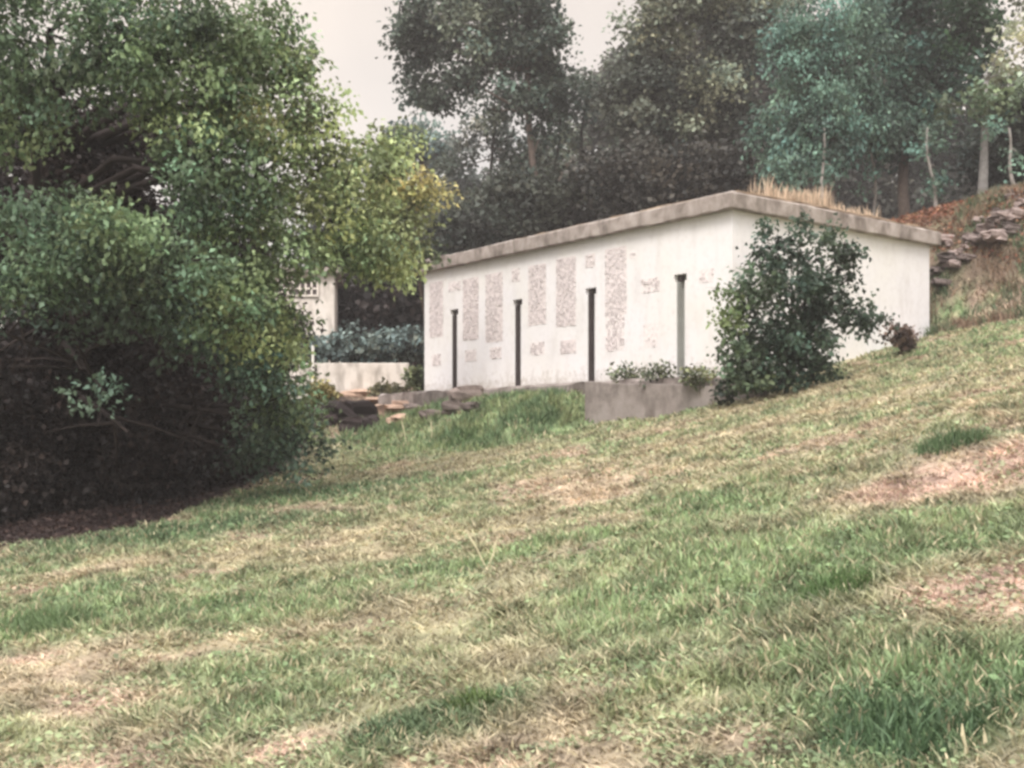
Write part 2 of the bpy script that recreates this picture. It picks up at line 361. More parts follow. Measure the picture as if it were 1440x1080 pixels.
# small leaved weeds and clover among the blades
NW = 75000; d = 3.2 * (26 / 3.2) ** rng.uniform(0, 1, NW); x = rng.uniform(-.56, .56, NW) * d; y = d
ye = np.interp(x, _se[:, 0], _se[:, 1]); u, v = uv(x, y)
kk = (fbm(x * 1.9, y * 1.9, 91, 4) > .50) & ~((y > ye) & (x < _se[-1, 0])) & ~((u > -.4) & (v > -1.1)); x, y = x[kk], y[kk]
c, _ = ground_col(x, y); c = lerp(c, np.broadcast_to(GREEN * np.array([.9, 1.05, 1.0]), c.shape), np.full(len(c), .6)) * rng.uniform(.5, 1.5, len(x))[:, None]
me = leaf_mesh('clover', np.stack([x, y, H(x, y) + rng.uniform(0, .035, len(x))], 1), unit(rng.normal(size=(len(x), 3)) * np.array([1, 1, .45])), unit(rng.normal(size=(len(x), 3)) * .5 + np.array([0, 0, 1.0])), (.018 + .0022 * y) * rng.uniform(.6, 1.5, len(x)), c, .36, .1)
tag(link('clover', me, M_grass), 'small leaved weeds and clover mixed into the meadow grass', 'weeds', kind='stuff')
# longer rank grass on the bank under the terrace and on the slope beside the building
def strip(n_, u0, u1, v0_, v1_, hlo, hhi, cols_, seed, wd_=.03, fade=0):
    rg = np.random.default_rng(seed); uu_ = rg.uniform(u0, u1, n_); vv_ = rg.uniform(v0_, v1_, n_)
    xx_ = L0[0] + uu_ * E1[0] + vv_ * E2[0]; yy_ = L0[1] + uu_ * E1[1] + vv_ * E2[1]
    nn_ = fbm(xx_ * 1.7, yy_ * 1.7, seed, 3); kk = rg.uniform(0, 1, n_) < np.clip((nn_ - .28) * 3.2, .04, 1) * (sstep(-4.1, -2.0, vv_ + 1.4 * (nn_ - .5)) * sstep(.4, 3.6, uu_) if fade else 1); xx_, yy_, nn_ = xx_[kk], yy_[kk], nn_[kk]
    cc_ = lerp(np.broadcast_to(np.array(cols_[0]), (len(xx_), 3)), np.broadcast_to(np.array(cols_[1]), (len(xx_), 3)), sstep(.42, .62, fbm(xx_ * 2.6, yy_ * 2.6, seed + 9, 3)))
    cc_ = cc_ * rg.uniform(.55, 1.45, len(xx_))[:, None]
    return xx_, yy_, rg.uniform(hlo, hhi, len(xx_)) * (.5 + nn_), np.full(len(xx_), wd_) * rg.uniform(.6, 1.3, len(xx_)), cc_
o_ = blades('bank_grass', *strip(24000, -.6, 7.6, -4.0, -1.1, .06, .22, [(.125, .19, .095), (.24, .28, .14)], 301, fade=1), .8)
tag(o_, 'long rank green grass on the bank below the terrace', 'grass', kind='stuff')
o_ = blades('slope_grass', *strip(30000, 8.8, 17, 5.8, 11.5, .08, .30, [(.10, .14, .075), (.24, .17, .12)], 302), .9)
tag(o_, 'long half dry grass on the slope beside the building', 'grass', kind='stuff')
tag(gr, 'short patchy meadow grass, green mixed with dry straw, over the hillside', 'grass', kind='stuff')

# ------------------------------------------------------------------ white building
UL, VL = 9.98, 6.2; Z0, Z1 = .6, 4.06
def fac(px, py):
    """photo pixel on the long front wall -> (u, z)"""
    k = (px - CX) / F; u_ = (k * L0[1] - L0[0]) / (E1[0] - k * E1[1]); Yd = L0[1] + u_ * E1[1]
    return u_, (HY - py) / F * Yd
bld = empty('white_building', B(0, 0, 1.1), 'low white building with flat concrete roof, four narrow slits and rough grey panels', 'building')
slots = []
for xa, xb, yt in [(636, 642.5, 434), (724.5, 732, 421), (826.5, 836.5, 408), (951, 963.5, 387)]:
    ua, z = fac(xa, yt); ub, _ = fac(xb, yt); uc = (ua + ub) / 2; slots.append((uc - .105, uc + .105, 1.12, 3.06))
notches = [(a - .10, b_ + .04, t - .01, t + .13) for a, b_, _, t in slots]
ops = slots + [(a, b_, t - .14, t) for a, b_, _, t in notches] 
ops = [(a, b_, z0, z1) for (a, b_, z0, z1) in slots] + [(s[0] - .07, s[1] + .05, 2.93, 3.06) for s in slots]
ops = [(a, b_, z0, 2.93) for (a, b_, z0, z1) in slots] + ops[4:]
us = sorted(set([0, UL] + [o[0] for o in ops] + [o[1] for o in ops])); zs = sorted(set([Z0, Z1, 1.12, 2.93, 3.06]))
def inside(uu, zz): return any(a < uu < b_ and z0 < zz < z1 for a, b_, z0, z1 in ops)
wl = MB(); rec = MB(); DEP = .16
def q4(mb, a, b_, c_, d_): mb.add([a, b_, c_, d_], [(0, 1, 2, 3)])
for i in range(len(us) - 1):
    for j in range(len(zs) - 1):
        a, b_, z0, z1 = us[i], us[i + 1], zs[j], zs[j + 1]; ins = inside((a + b_) / 2, (z0 + z1) / 2)
        if not ins: q4(wl, B(a, 0, z0), B(b_, 0, z0), B(b_, 0, z1), B(a, 0, z1))
        else:
            if i > 0 and not inside((us[i - 1] + a) / 2, (z0 + z1) / 2): q4(wl, B(a, 0, z0), B(a, 0, z1), B(a, DEP, z1), B(a, DEP, z0))
            if not inside((us[i + 2] + b_) / 2, (z0 + z1) / 2): q4(wl, B(b_, 0, z0), B(b_, DEP, z0), B(b_, DEP, z1), B(b_, 0, z1))
            if not inside((a + b_) / 2, (z1 + zs[min(j + 2, len(zs) - 1)]) / 2): q4(wl, B(a, 0, z1), B(b_, 0, z1), B(b_, DEP, z1), B(a, DEP, z1))
            if j > 0 and not inside((a + b_) / 2, (z0 + zs[j - 1]) / 2): q4(wl, B(a, 0, z0), B(a, DEP, z0), B(b_, DEP, z0), B(b_, 0, z0))
q4(wl, B(UL, 0, Z0), B(UL, VL, Z0), B(UL, VL, Z1), B(UL, 0, Z1)); q4(wl, B(UL, VL, Z0), B(0, VL, Z0), B(0, VL, Z1), B(UL, VL, Z1))
q4(wl, B(0, VL, Z0), B(0, 0, Z0), B(0, 0, Z1), B(0, VL, Z1))
wl.build('wall', M_paint, bld)
for k, (a, b_, z0, z1) in enumerate(slots):
    m = MB(); m.box(B(a - .11, DEP + .003, z0 - .01), E1v := Vector((*E1, 0)) * (b_ - a + .18), Vector((*E2, 0)) * .03, (0, 0, z1 - z0 + .04))
    s_ = m.build('slit_infill', M_door if k == 3 else M_dark, bld)
    m = MB(); m.box(B(a - .068, DEP - .06, 2.935), E1v * (b_ - a + .116), Vector((*E2, 0)) * .05, (0, 0, .123)); m.build('slit_head', M_dark, bld)  # second block paints the shade under the slit's lintel
    if k == 3: s_['label'] = 'grey green infill of the slit nearest the bush'
    # far reveal lining; shade painted in as dark colour, grey green on the last
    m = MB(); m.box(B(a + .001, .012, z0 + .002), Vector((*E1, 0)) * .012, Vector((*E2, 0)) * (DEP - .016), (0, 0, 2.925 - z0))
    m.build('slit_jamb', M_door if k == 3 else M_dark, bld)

# rough panels: small chips of coarse grey render set in the white wall
random.seed(5)
PAN = [(604, 396, 623, 474, .75), (607, 498, 620, 514, .6), (631, 396, 648, 409, .6), (651, 391, 673, 478, .85), (654, 492, 670, 508, .6),
       (683, 384, 707, 481, .85), (689, 488, 705, 504, .6), (720, 377, 731, 396, .7), (743, 372, 768, 457, .9), (746, 481, 766, 499, .65),
       (782, 362, 810, 459, .95), (788, 478, 810, 497, .75), (823, 357, 837, 376, .8), (851, 348, 881, 443, .95), (852, 443, 878, 493, .55),
       (886, 355, 894, 363, .6), (902, 391, 928, 411, .45), (983, 378, 1004, 397, .35), (905, 455, 925, 488, .16)]
for (xa, ya, xb, yb, dens) in PAN:
    xm = (xa + xb) / 2; ua, _ = fac(xa, ya); ub, _ = fac(xb, yb); _, zt = fac(xm, ya); _, zb = fac(xm, yb)
    m = MB(); g0 = random.uniform(.36, .42); base = (g0 + .22, g0 + .165, g0 + .165)
    m.box(B(ua, -.003, zb), Vector((*E1, 0)) * (ub - ua), Vector((*E2, 0)) * .006, (0, 0, zt - zb), (.68, .62, .61) if dens > .7 else (.74, .69, .68))
    cs = .062; nu = max(2, int((ub - ua) / cs)); nzz = max(2, int((zt - zb) / (cs * .8)))
    for i in range(nu):
        for j in range(nzz):
            if random.random() > min(1, dens * .98 + (.18 if .3 < dens < .8 else 0)): continue
            edge = i in (0, nu - 1) or j in (0, nzz - 1)
            if edge and random.random() < .25: continue
            cu = ua + (i + .5) * (ub - ua) / nu + random.uniform(-.008, .008); cz = zb + (j + .5) * (zt - zb) / nzz + random.uniform(-.008, .008)
            wu = (ub - ua) / nu * random.uniform(.38, .52); wz = (zt - zb) / nzz * random.uniform(.38, .52); t_ = random.uniform(.004, .018)
            k = random.uniform(.85, 1.2); cc = tuple(min(.8, q * k) for q in base)
            fr = [(-1, -1), (1, -1), (1, 1), (-1, 1)]; fr = [(p_ * random.uniform(.8, 1), q_ * random.uniform(.8, 1)) for p_, q_ in fr]
            vs = [B(cu + p_ * wu, -t_, cz + q_ * wz) for p_, q_ in fr] + [B(cu + p_ * wu * 1.1, .004, cz + q_ * wz * 1.1) for p_, q_ in fr]
            m.add(vs, [(0, 1, 2, 3), (4, 5, 1, 0), (5, 6, 2, 1), (6, 7, 3, 2), (7, 4, 0, 3)], cc)
    m.build('relief_panel', M_chip, bld)

# roof slab with ragged, weathered edges
def slab(u0, u1, v0, v1, z0, z1, step, jit, seed):
    random.seed(seed); nu = int((u1 - u0) / step); nv = int((v1 - v0) / step); ring = []
    for i in range(nu): ring.append((u0 + (u1 - u0) * i / nu, v0))
    for i in range(nv): ring.append((u1, v0 + (v1 - v0) * i / nv))
    for i in range(nu): ring.append((u1 - (u1 - u0) * i / nu, v1))
    for i in range(nv): ring.append((u0, v1 - (v1 - v0) * i / nv))
    n = len(ring); m = MB(); vs = []
    for lev in range(4):
        zz = [z0, z0 + .02, z1 - .025, z1][lev]; ins = [.02, 0, 0, .03][lev]
        for (a, b_) in ring:
            ju = random.uniform(-jit, jit); jv = random.uniform(-jit, jit); jz = random.uniform(-jit, jit) if lev > 1 else 0
            a2 = min(max(a, u0 + ins), u1 - ins); b2 = min(max(b_, v0 + ins), v1 - ins)
            vs.append(B(a2 + ju, b2 + jv, zz + jz))
    fs = []
    for l_ in range(3):
        for k in range(n): fs.append((l_ * n + k, l_ * n + (k + 1) % n, (l_ + 1) * n + (k + 1) % n, (l_ + 1) * n + k))
    fs.append(tuple(range(n))[::-1]); fs.append(tuple(3 * n + k for k in range(n)))
    m.add(vs, fs); return m
slab(-.22, UL + .14, -.16, VL + .22, Z1, Z1 + .30, .22, .014, 3).build('roof_slab', M_roof, bld)
sm = slab(3.5, UL + .06, .05, VL + .15, Z1 + .303, Z1 + .37, .25, .02, 9)
sm.c = [(.22, .16, .11)] * len(sm.c); sm.build('roof_soil', M_stone, bld)

# dry grass on the roof
nn = 1500; uu = UL + .0 - np.abs(rng.normal(0, .35, nn)); vv = rng.normal(2.7, .95, nn); k = (vv > .7) & (vv < 5.2)
vv = np.where(rng.uniform(0, 1, nn) < .35, rng.normal(1.9, .4, nn), vv); k = (vv > .9) & (vv < 4.7); uu, vv = uu[k], vv[k]
px_ = L0[0] + uu * E1[0] + vv * E2[0]; py_ = L0[1] + uu * E1[1] + vv * E2[1]
cc = np.array([.56, .44, .33]) * rng.uniform(.6, 1.3, len(uu))[:, None]
hh = rng.uniform(.06, .52, len(uu)) * np.where(vv < 3.0, 1.0, .55) * (.35 + .95 * vnoise(vv * 3.5, vv * 0, 8))
o_ = blades('dry_grass', px_, py_, hh, np.full(len(uu), .018), cc, .35, z=np.full(len(uu), Z1 + .36), off=B(UL - .4, 2.6, Z1 + .36))
o_.location = B(UL - .4, 2.6, Z1 + .36); tag(o_, 'clump of golden dry grass growing on the flat roof edge', 'grass', kind='stuff')

# ------------------------------------------------------------------ terrace and concrete wall
ter = empty('concrete_terrace', B(5, -.5, .6), 'low grey concrete terrace running along the foot of the white building', 'terrace')
m = slab(-.5, UL + .1, -1.0, -.003, .2, 1.06, .3, .025, 12); m.build('slab', M_conc, ter)
m = MB()
a = Vector(P(822, 0, 21.35)); b_ = Vector(P(1070, 0, 18.75)); a.z = b_.z = 0
dr = (b_ - a).normalized(); nr = Vector((-dr.y, dr.x, 0))
if nr.y < 0: nr = -nr
Lw = (b_ - a).length; K = 10; vs = []
random.seed(2)
for i in range(K + 1):
    t_ = i / K; p = a + dr * Lw * t_; zt = 1.045 + (.82 - 1.045) * t_ + random.uniform(-.012, .012); zb = -.15
    vs += [p + Vector((0, 0, zb)), p + Vector((0, 0, zt)), p + nr * .28 + Vector((0, 0, zt)), p + nr * .28 + Vector((0, 0, zb))]
fs = []
for i in range(K):
    for j in range(4):
        fs.append((i * 4 + j, i * 4 + (j + 1) % 4, (i + 1) * 4 + (j + 1) % 4, (i + 1) * 4 + j))
fs += [(0, 3, 2, 1), (K * 4, K * 4 + 1, K * 4 + 2, K * 4 + 3)]
m.add(vs, fs); rw = m.build('retaining_wall', M_conc, None, offset=(a.x, a.y, .2), bevel=.015)
tag(rw, 'squat stained grey concrete wall in the grass below the white building', 'wall')

# ------------------------------------------------------------------ rocks
def rock(name, loc, r, label, group, colr=(.30, .25, .22), sq=(1, .8, .6), seed=0, cat='rock', rz=None):
    random.seed(seed); off = Vector((seed * 3.1, seed * 1.7, 0)); n1, n2 = 10, 7; vs = []; fs = []
    rz = random.uniform(0, 3) if rz is None else rz
    for j in range(n2 + 1):
        th = math.pi * j / n2
        for i in range(n1):
            ph = 2 * math.pi * i / n1; q = Vector((math.sin(th) * math.cos(ph), math.sin(th) * math.sin(ph), math.cos(th)))
            k = 1 + .55 * mnoise.noise(q * 1.4 + off) + .2 * mnoise.noise(q * 4 + off)
            q = Vector((round(q.x * 2.2) / 2.2 * .4 + q.x * .6, round(q.y * 2.2) / 2.2 * .4 + q.y * .6, round(q.z * 2.2) / 2.2 * .4 + q.z * .6))
            q = Vector([math.copysign(abs(c_) ** .55, c_) * .85 for c_ in q])
            q = Vector((q.x * sq[0], q.y * sq[1], q.z * sq[2])) * k * r
            vs.append(Vector((q.x * math.cos(rz) - q.y * math.sin(rz), q.x * math.sin(rz) + q.y * math.cos(rz), q.z)) + Vector(loc))
    for j in range(n2):
        for i in range(n1): fs.append((j * n1 + i, j * n1 + (i + 1) % n1, (j + 1) * n1 + (i + 1) % n1, (j + 1) * n1 + i))
    m = MB(); m.add(vs, fs, colr); o = m.build(name, M_stone, None, offset=loc)
    return tag(o, label, cat, group)
random.seed(31)
rk = []
for i in range(34):                                   # diagonal rubble line on the bank right of the building
    t_ = random.random(); px = 1318 + 135 * t_; py = 372 - 85 * t_ + random.gauss(0, 15)
    dd = 25.3 + 1.9 * t_ + (355 - py) * .006
    dd = None
    ds = np.linspace(20, 40, 800); xx = (px - CX) / F * ds; zz = (HY - py) / F * ds; kk = np.argmax(H(xx, ds, False) >= zz); dd = ds[kk] if kk > 0 else 27
    p = P(px, py, dd); rk.append((p, random.uniform(.09, .30), random.uniform(.3, 1.35), i))
for p, r, k, i in rk:
    lab = 'large pale rock in the rubble on the bank right of the white building' if r > .26 else ('small pale stone in the rubble on the bank right of the white building' if k > 1.1 else 'small dark stone in the rubble on the bank right of the white building')
    if r > .26 and k <= 1.1: lab = 'large dark rock in the rubble on the bank right of the white building'
    rock('rock', (p.x, p.y, Hs(p.x, p.y) + r * .1), r, lab, 'rubble on the bank right of the building', (.27 * k, .215 * k, .20 * k), (1.2 + 1.0 * ((i * 7) % 5) / 4, .8, .5), 40 + i, rz=.35 + .5 * math.sin(i * 2.3))
for i, (px, py, r, k) in enumerate([(655, 566, .34, .8), (692, 556, .30, 1.1), (716, 552, .26, .45), (640, 578, .26, .5), (618, 566, .34, 1.25), (598, 572, .28, 1.1), (668, 578, .22, .4), (583, 582, .24, 1.0), (748, 552, .24, .9), (630, 558, .24, 1.0), (605, 588, .2, .6), (772, 550, .2, .6)]):
    x_, y_ = ground_at(px, py)
    rock('rock', (x_, y_, Hs(x_, y_) + r * .35), r, ['big brown', 'big pale', 'black', 'dark brown', 'big whitish', 'pale', 'small dark', 'grey', 'brownish grey', 'mid grey', 'small brown', 'small dark brown'][i] + ' broken stone at the terrace edge, ' + ['sixth', 'eighth', 'ninth', 'fifth', 'third', 'second', 'seventh', 'first', 'tenth', 'fourth beside the corner', 'lowest', 'last'][i] + ' from the left', 'broken stones at the terrace edge', (.26 * k, .21 * k, .19 * k), (1.3, .8, .6), 90 + i)
for i, (px, py, r, k) in enumerate([(480, 588, .46, .08), (502, 584, .42, .07), (524, 594, .26, .10), (497, 600, .28, .13), (462, 594, .3, .14)]):
    x_, y_ = ground_at(px, py + 6)
    rock('dark_clod', (x_, y_, Hs(x_, y_) + r * .45), r, 'blackened lump in the dark heap left of the terrace, ' + ['second from the left', 'topmost in the middle', 'the rightmost', 'lowest in front', 'the leftmost'][i], 'dark heap between tree and terrace', (.30 * k, .22 * k, .22 * k), (1.2, .9, .7), 120 + i, 'heap')
for i, (px, py, r, k) in enumerate([(545, 580, .42, 1.1), (560, 592, .3, 1.2), (532, 566, .4, 1.0), (505, 556, .3, 1.2), (570, 574, .35, .9)]):
    x_, y_ = ground_at(px, py)
    rock('earth_mound', (x_, y_, Hs(x_, y_) + .02), r, 'crumbling pinkish earth lump beside the dark heap, ' + ['the central large one', 'the lowest', 'below the low cream wall', 'the leftmost', 'the rightmost'][i], 'earth lumps beside the dark heap', (.36 * k, .25 * k, .19 * k), (1.6, 1, .45), 140 + i, 'earth')

# ------------------------------------------------------------------ second building and low wall at the left
b2_ = empty('cream_building', P(400, 560, 33), 'cream rendered building with a white lattice window, half hidden behind the big tree', 'building')
m = MB(); xr = (470 - CX) / F * 33; m.box((xr - 6, 33, .8), (6, 0, 0), (-.6, 5, 0), (0, 0, 3.95)); m.build('wall', M_cream, b2_)
m = MB(); m.box((xr - 6.2, 32.8, 4.755), (6.4, 0, 0), (-.62, 5.4, 0), (0, 0, .16)); m.build('roof', M_roof, b2_)
# lattice window: dark opening plate with cream bars
xa, xb = (397 - CX) / F * 33, (447 - CX) / F * 33; za, zb = (HY - 416) / F * 33, (HY - 396) / F * 33
m = MB(); m.box((xa, 32.985, za), (xb - xa, 0, 0), (0, .03, 0), (0, 0, zb - za)); wnd = m.build('lattice_window', M_dark, b2_)
m = MB()
for k in range(7): m.box((xa + (xb - xa) * k / 6 - .025, 32.94, za - .03), (.05, 0, 0), (0, .044, 0), (0, 0, zb - za + .06), (.72, .66, .6))
for k in range(3): m.box((xa - .025, 32.945, za + (zb - za) * k / 2 - .025), (xb - xa + .05, 0, 0), (0, .038, 0), (0, 0, .05), (.72, .66, .6))
m.build('lattice_bars', M_chip, b2_)
m = MB(); xr2 = (575 - CX) / F * 30.6; xl2 = -9.5; m.box((xl2, 30.6, .5), (xr2 - xl2, 0, 0), (0, .25, 0), (0, 0, 2.0 - .5))
o_ = m.build('garden_wall', M_cream, None, offset=(-6, 30.6, .8), bevel=.02); tag(o_, 'low cream wall in front of the blue green hedge left of the white building', 'wall')
m = MB(); pp = P(440, 0, 30.4); m.tube([(pp.x, 30.4, 1.0), (pp.x, 30.4, 2.45)], [.035, .035], 8, (.8, .78, .72))
o_ = m.build('white_post', M_chip, None, offset=(pp.x, 30.4, 1.0)); tag(o_, 'thin white post beside the low cream wall at the edge of the big tree', 'post')

# ------------------------------------------------------------------ foliage
def foliage(clumps, cols, size, per_m2, leaves=26, spread=.16, droop=.35, core=.25, squash=.8, sat=9):
    """clumps: (centre, rx, ry, rz, density factor, colour index).  Sprays of leaves on and inside each lumpy shell"""
    CC, AA, NN, SS, KK = [], [], [], [], []
    extra = []
    for (c, rx, ry, rz, dn, ci) in clumps:
        for q_ in unit(rng.normal(size=(sat, 3))):
            extra.append((Vector(c) + Vector(q_ * np.array([rx, ry, rz]) * rng.uniform(.7, 1.15)), *[k_ * rng.uniform(.22, .42) for k_ in (rx, ry, rz)], dn * 1.5, ci))
    for (c, rx, ry, rz, dn, ci) in [(*q_[:4], q_[4] * .55, q_[5]) for q_ in clumps] + extra:
        ar = 4 * math.pi * ((rx * rz + rx * ry + ry * rz) / 3); ns = int(ar * per_m2 * dn + rng.uniform(0, 1))
        if ns < 1: continue
        q = unit(rng.normal(size=(ns, 3))); lob = np.array([mnoise.noise(Vector(v_) * 2.3 + Vector(c)) for v_ in q])
        rr = np.where(rng.uniform(0, 1, ns) < core, rng.uniform(.3, .8, ns), rng.uniform(.8, 1.08, ns)) * (1 + .5 * lob)
        ctr = np.array(c) + q * rr[:, None] * np.array([rx, ry, rz])
        bc = np.array(cols[ci]) * rng.uniform(.62, 1.5); br = rng.normal(1, .38, ns).clip(.35, 2.2)
        hue = rng.normal(0, .055, ns)
        sc_ = bc[None, :] * br[:, None]; sc_[:, 0] *= 1 + hue * 1.3; sc_[:, 2] *= 1 - hue
        r = np.repeat(np.arange(ns), leaves); nl = len(r)
        sp = rng.normal(size=(nl, 3)) * spread; sp[:, 2] *= squash
        C = ctr[r] + sp
        A = unit(q[r] * .7 + rng.normal(size=(nl, 3)) * .7 + np.array([0, 0, -droop])); N_ = unit(rng.normal(size=(nl, 3)) * .7 + np.array([0, 0, 1.0]))
        CC.append(C); AA.append(A); NN.append(N_); SS.append(size * rng.uniform(.6, 1.35, nl)); KK.append(sc_[r] * rng.uniform(.8, 1.25, nl)[:, None])
    return [np.concatenate(q) for q in (CC, AA, NN, SS, KK)]
def wood(mb, base, top, r0, r1, tips, r_l, col, bend=.15, seed=0, branch=True):
    random.seed(seed); base, top = Vector(base), Vector(top); n = 7; pts = []
    ph = random.uniform(0, 6)
    for i in range(n + 1):
        t_ = i / n; p = base.lerp(top, t_); l_ = (top - base).length
        p += Vector((math.sin(t_ * 4 + ph), math.cos(t_ * 3.1 + ph), 0)) * bend * l_ * .18 * math.sin(math.pi * t_); pts.append(p)
    rads = [r0 + (r1 - r0) * (i / n) ** .8 for i in range(n + 1)]; rads[0] *= 1.35
    mb.tube(pts, rads, 9, col, .06)
    for tp in tips:
        tp = Vector(tp); best = min(range(1, n + 1), key=lambda i: (pts[i] - tp).length + (1.2 if pts[i].z > tp.z + .3 else 0))
        s = pts[best]; mid = s.lerp(tp, .5) + Vector((0, 0, .12 * (tp - s).length)); q = [s, s.lerp(mid, .5), mid, mid.lerp(tp, .5) + Vector((0, 0, .03)), tp]
        rr = min(rads[best] * .55, r_l); mb.tube(q, [rr, rr * .8, rr * .6, rr * .4, rr * .15], 6, col)
        if branch:
            L_ = (tp - s).length
            for k in range(4):
                st = mid.lerp(tp, random.uniform(0, .8)); en = st + Vector((random.gauss(0, 1), random.gauss(0, 1), random.gauss(.1, .7))).normalized() * L_ * random.uniform(.15, .35)
                mb.tube([st, st.lerp(en, .5) + Vector((0, 0, .03)), en], [rr * .3, rr * .2, rr * .06], 4, col)
def tree(name, label, cat, clumps_px, cols, size, per_m2, base_xy, top, r0, group=None, bark=(.13, .10, .085), leaves=26, spread=.16, droop=.35, core=.25, r_l=.09, depth=.8, bend=.15, seed=0, branch=True, basez=None, wid=.42, trunkpart='trunk', tips=True, shrink=.84):
    """clumps_px: (px, py, distance, half width px, half height px, density, colour)"""
    cl = []
    for (px, py, dd, wx, wy, dn, ci) in clumps_px:
        c = P(px, py, dd); rx = wx / F * dd * shrink; rz = wy / F * dd * shrink; cl.append((c, rx, (rx + rz) / 2 * depth * 1.1, rz, dn, ci))
    bz = Hs(*base_xy) - .15 if basez is None else basez
    root = empty(name, (base_xy[0], base_xy[1], bz), label, cat, group)
    mb = MB(); wood(mb, (base_xy[0], base_xy[1], bz), top, r0, r0 * .45, [c[0] for c in cl] if tips else [], r_l, bark, bend, seed, branch)
    mb.build(trunkpart, M_bark, root, smooth=True)
    C, A, N_, S, K = foliage(cl, cols, size, per_m2, leaves, spread, droop, core)
    me = leaf_mesh('crown', C - np.array(root.location), A, N_, S, K, wid)
    link('crown', me, M_leaf, root); return root, len(C)

tot = 0
# --- the big tree at the left
G0 = (.105, .155, .092); G1 = (.165, .225, .120); G2 = (.270, .320, .160); G3 = (.100, .150, .110); G4 = (.30, .28, .09)
cl = [(-60, 40, 14, 120, 100, .8, 0), (70, 40, 14, 90, 80, .8, 0), (190, 40, 14, 100, 80, 1, 0), (310, 50, 14.5, 90, 70, 1, 1), (385, 70, 15, 50, 70, 1, 1), (60, 110, 14, 70, 60, .9, 0),
      (380, 150, 15, 80, 70, 1, 2), (270, 150, 14.5, 100, 80, 1, 1), (290, 240, 14.5, 90, 60, .9, 0), (170, 140, 14.8, 70, 50, .4, 0), (40, 190, 14.5, 70, 34, .6, 1), (10, 150, 14.8, 60, 60, .8, 0),
      (350, 270, 15, 60, 60, 1, 1), (450, 190, 15.8, 60, 60, .75, 2), (505, 240, 16, 60, 70, 1, 2), (560, 215, 16.3, 25, 35, .6, 2), (440, 300, 15.6, 80, 60, 1, 2), (540, 320, 16, 48, 60, 1, 2), (490, 350, 16, 60, 34, 1, 1),
      (555, 375, 16.2, 28, 22, .7, 2), (350, 350, 15, 80, 60, 1, 1), (362, 385, 15.5, 30, 30, 1, 1), (395, 448, 15.6, 34, 24, .9, 1),
      (70, 330, 13.5, 90, 55, 1, 0), (170, 320, 13.3, 80, 45, 1, 1), (-40, 320, 13.5, 60, 50, .7, 0), (20, 370, 13.4, 60, 45, .9, 0), (240, 380, 14, 70, 55, .8, 0), (130, 390, 13.5, 90, 50, 1, 0),
      (60, 430, 13.5, 60, 26, .5, 3), (190, 430, 14, 75, 36, .9, 3), (290, 430, 14.5, 75, 50, 1, 1), (365, 475, 15.2, 48, 44, 1, 2), (355, 525, 15.4, 50, 46, 1, 3), (275, 480, 14.8, 50, 30, .7, 3),
      (400, 545, 16, 36, 50, .95, 1), (385, 595, 16, 44, 42, 1.2, 3), (350, 640, 16.4, 30, 26, .7, 3), (402, 630, 16.5, 42, 34, 1.2, 3), (435, 600, 16.6, 18, 36, .8, 2), (402, 495, 16, 20, 36, .7, 2), (435, 590, 16.5, 22, 35, .6, 1),
      (115, 520, 13.6, 30, 16, .5, 3), (150, 558, 13.5, 34, 12, .5, 3), (180, 608, 13.5, 22, 8, .35, 3), (10, 420, 13.5, 25, 20, .6, 1), (110, 470, 13.8, 30, 16, .4, 3)]
bx_, by_ = P(60, 0, 18.6).x, 18.6
_, k = tree('big_leafy_tree', 'big spreading leafy tree whose low boughs hang to the grass at the left', 'tree', cl, [G0, G1, G2, G3, G4],   .088, 4.6, (bx_, by_), (bx_ + .6, by_ - 1.2, 5.2), .34,
            leaves=62, spread=.15, wid=.31, droop=.6, seed=1, depth=.9, bark=(.035, .026, .024)); tot += k
# undergrowth behind the big tree, the hollow's shade painted into its leaf colour
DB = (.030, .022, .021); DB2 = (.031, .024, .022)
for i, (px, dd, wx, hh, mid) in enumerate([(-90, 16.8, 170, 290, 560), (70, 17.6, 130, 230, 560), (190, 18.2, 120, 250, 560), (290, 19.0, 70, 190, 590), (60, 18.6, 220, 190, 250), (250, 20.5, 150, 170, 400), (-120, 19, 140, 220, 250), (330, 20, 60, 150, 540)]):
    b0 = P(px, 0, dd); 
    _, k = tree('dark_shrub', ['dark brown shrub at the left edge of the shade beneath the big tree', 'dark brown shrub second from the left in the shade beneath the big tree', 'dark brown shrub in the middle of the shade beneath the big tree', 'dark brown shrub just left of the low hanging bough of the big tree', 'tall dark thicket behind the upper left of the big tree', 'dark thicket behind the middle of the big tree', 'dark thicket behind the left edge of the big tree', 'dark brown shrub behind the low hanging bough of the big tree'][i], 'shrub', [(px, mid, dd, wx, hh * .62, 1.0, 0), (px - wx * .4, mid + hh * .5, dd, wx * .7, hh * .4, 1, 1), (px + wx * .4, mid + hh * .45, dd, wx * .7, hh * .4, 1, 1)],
                [DB, DB2], .095, 13, (b0.x, dd), (b0.x, dd, (HY - mid) / F * dd), .1, group=['shaded shrubs beneath the big tree', 'thicket behind the big tree'][i in (4, 5, 6)], leaves=40, spread=.18, seed=20 + i, bark=(.05, .035, .03), trunkpart='stem'); tot += k
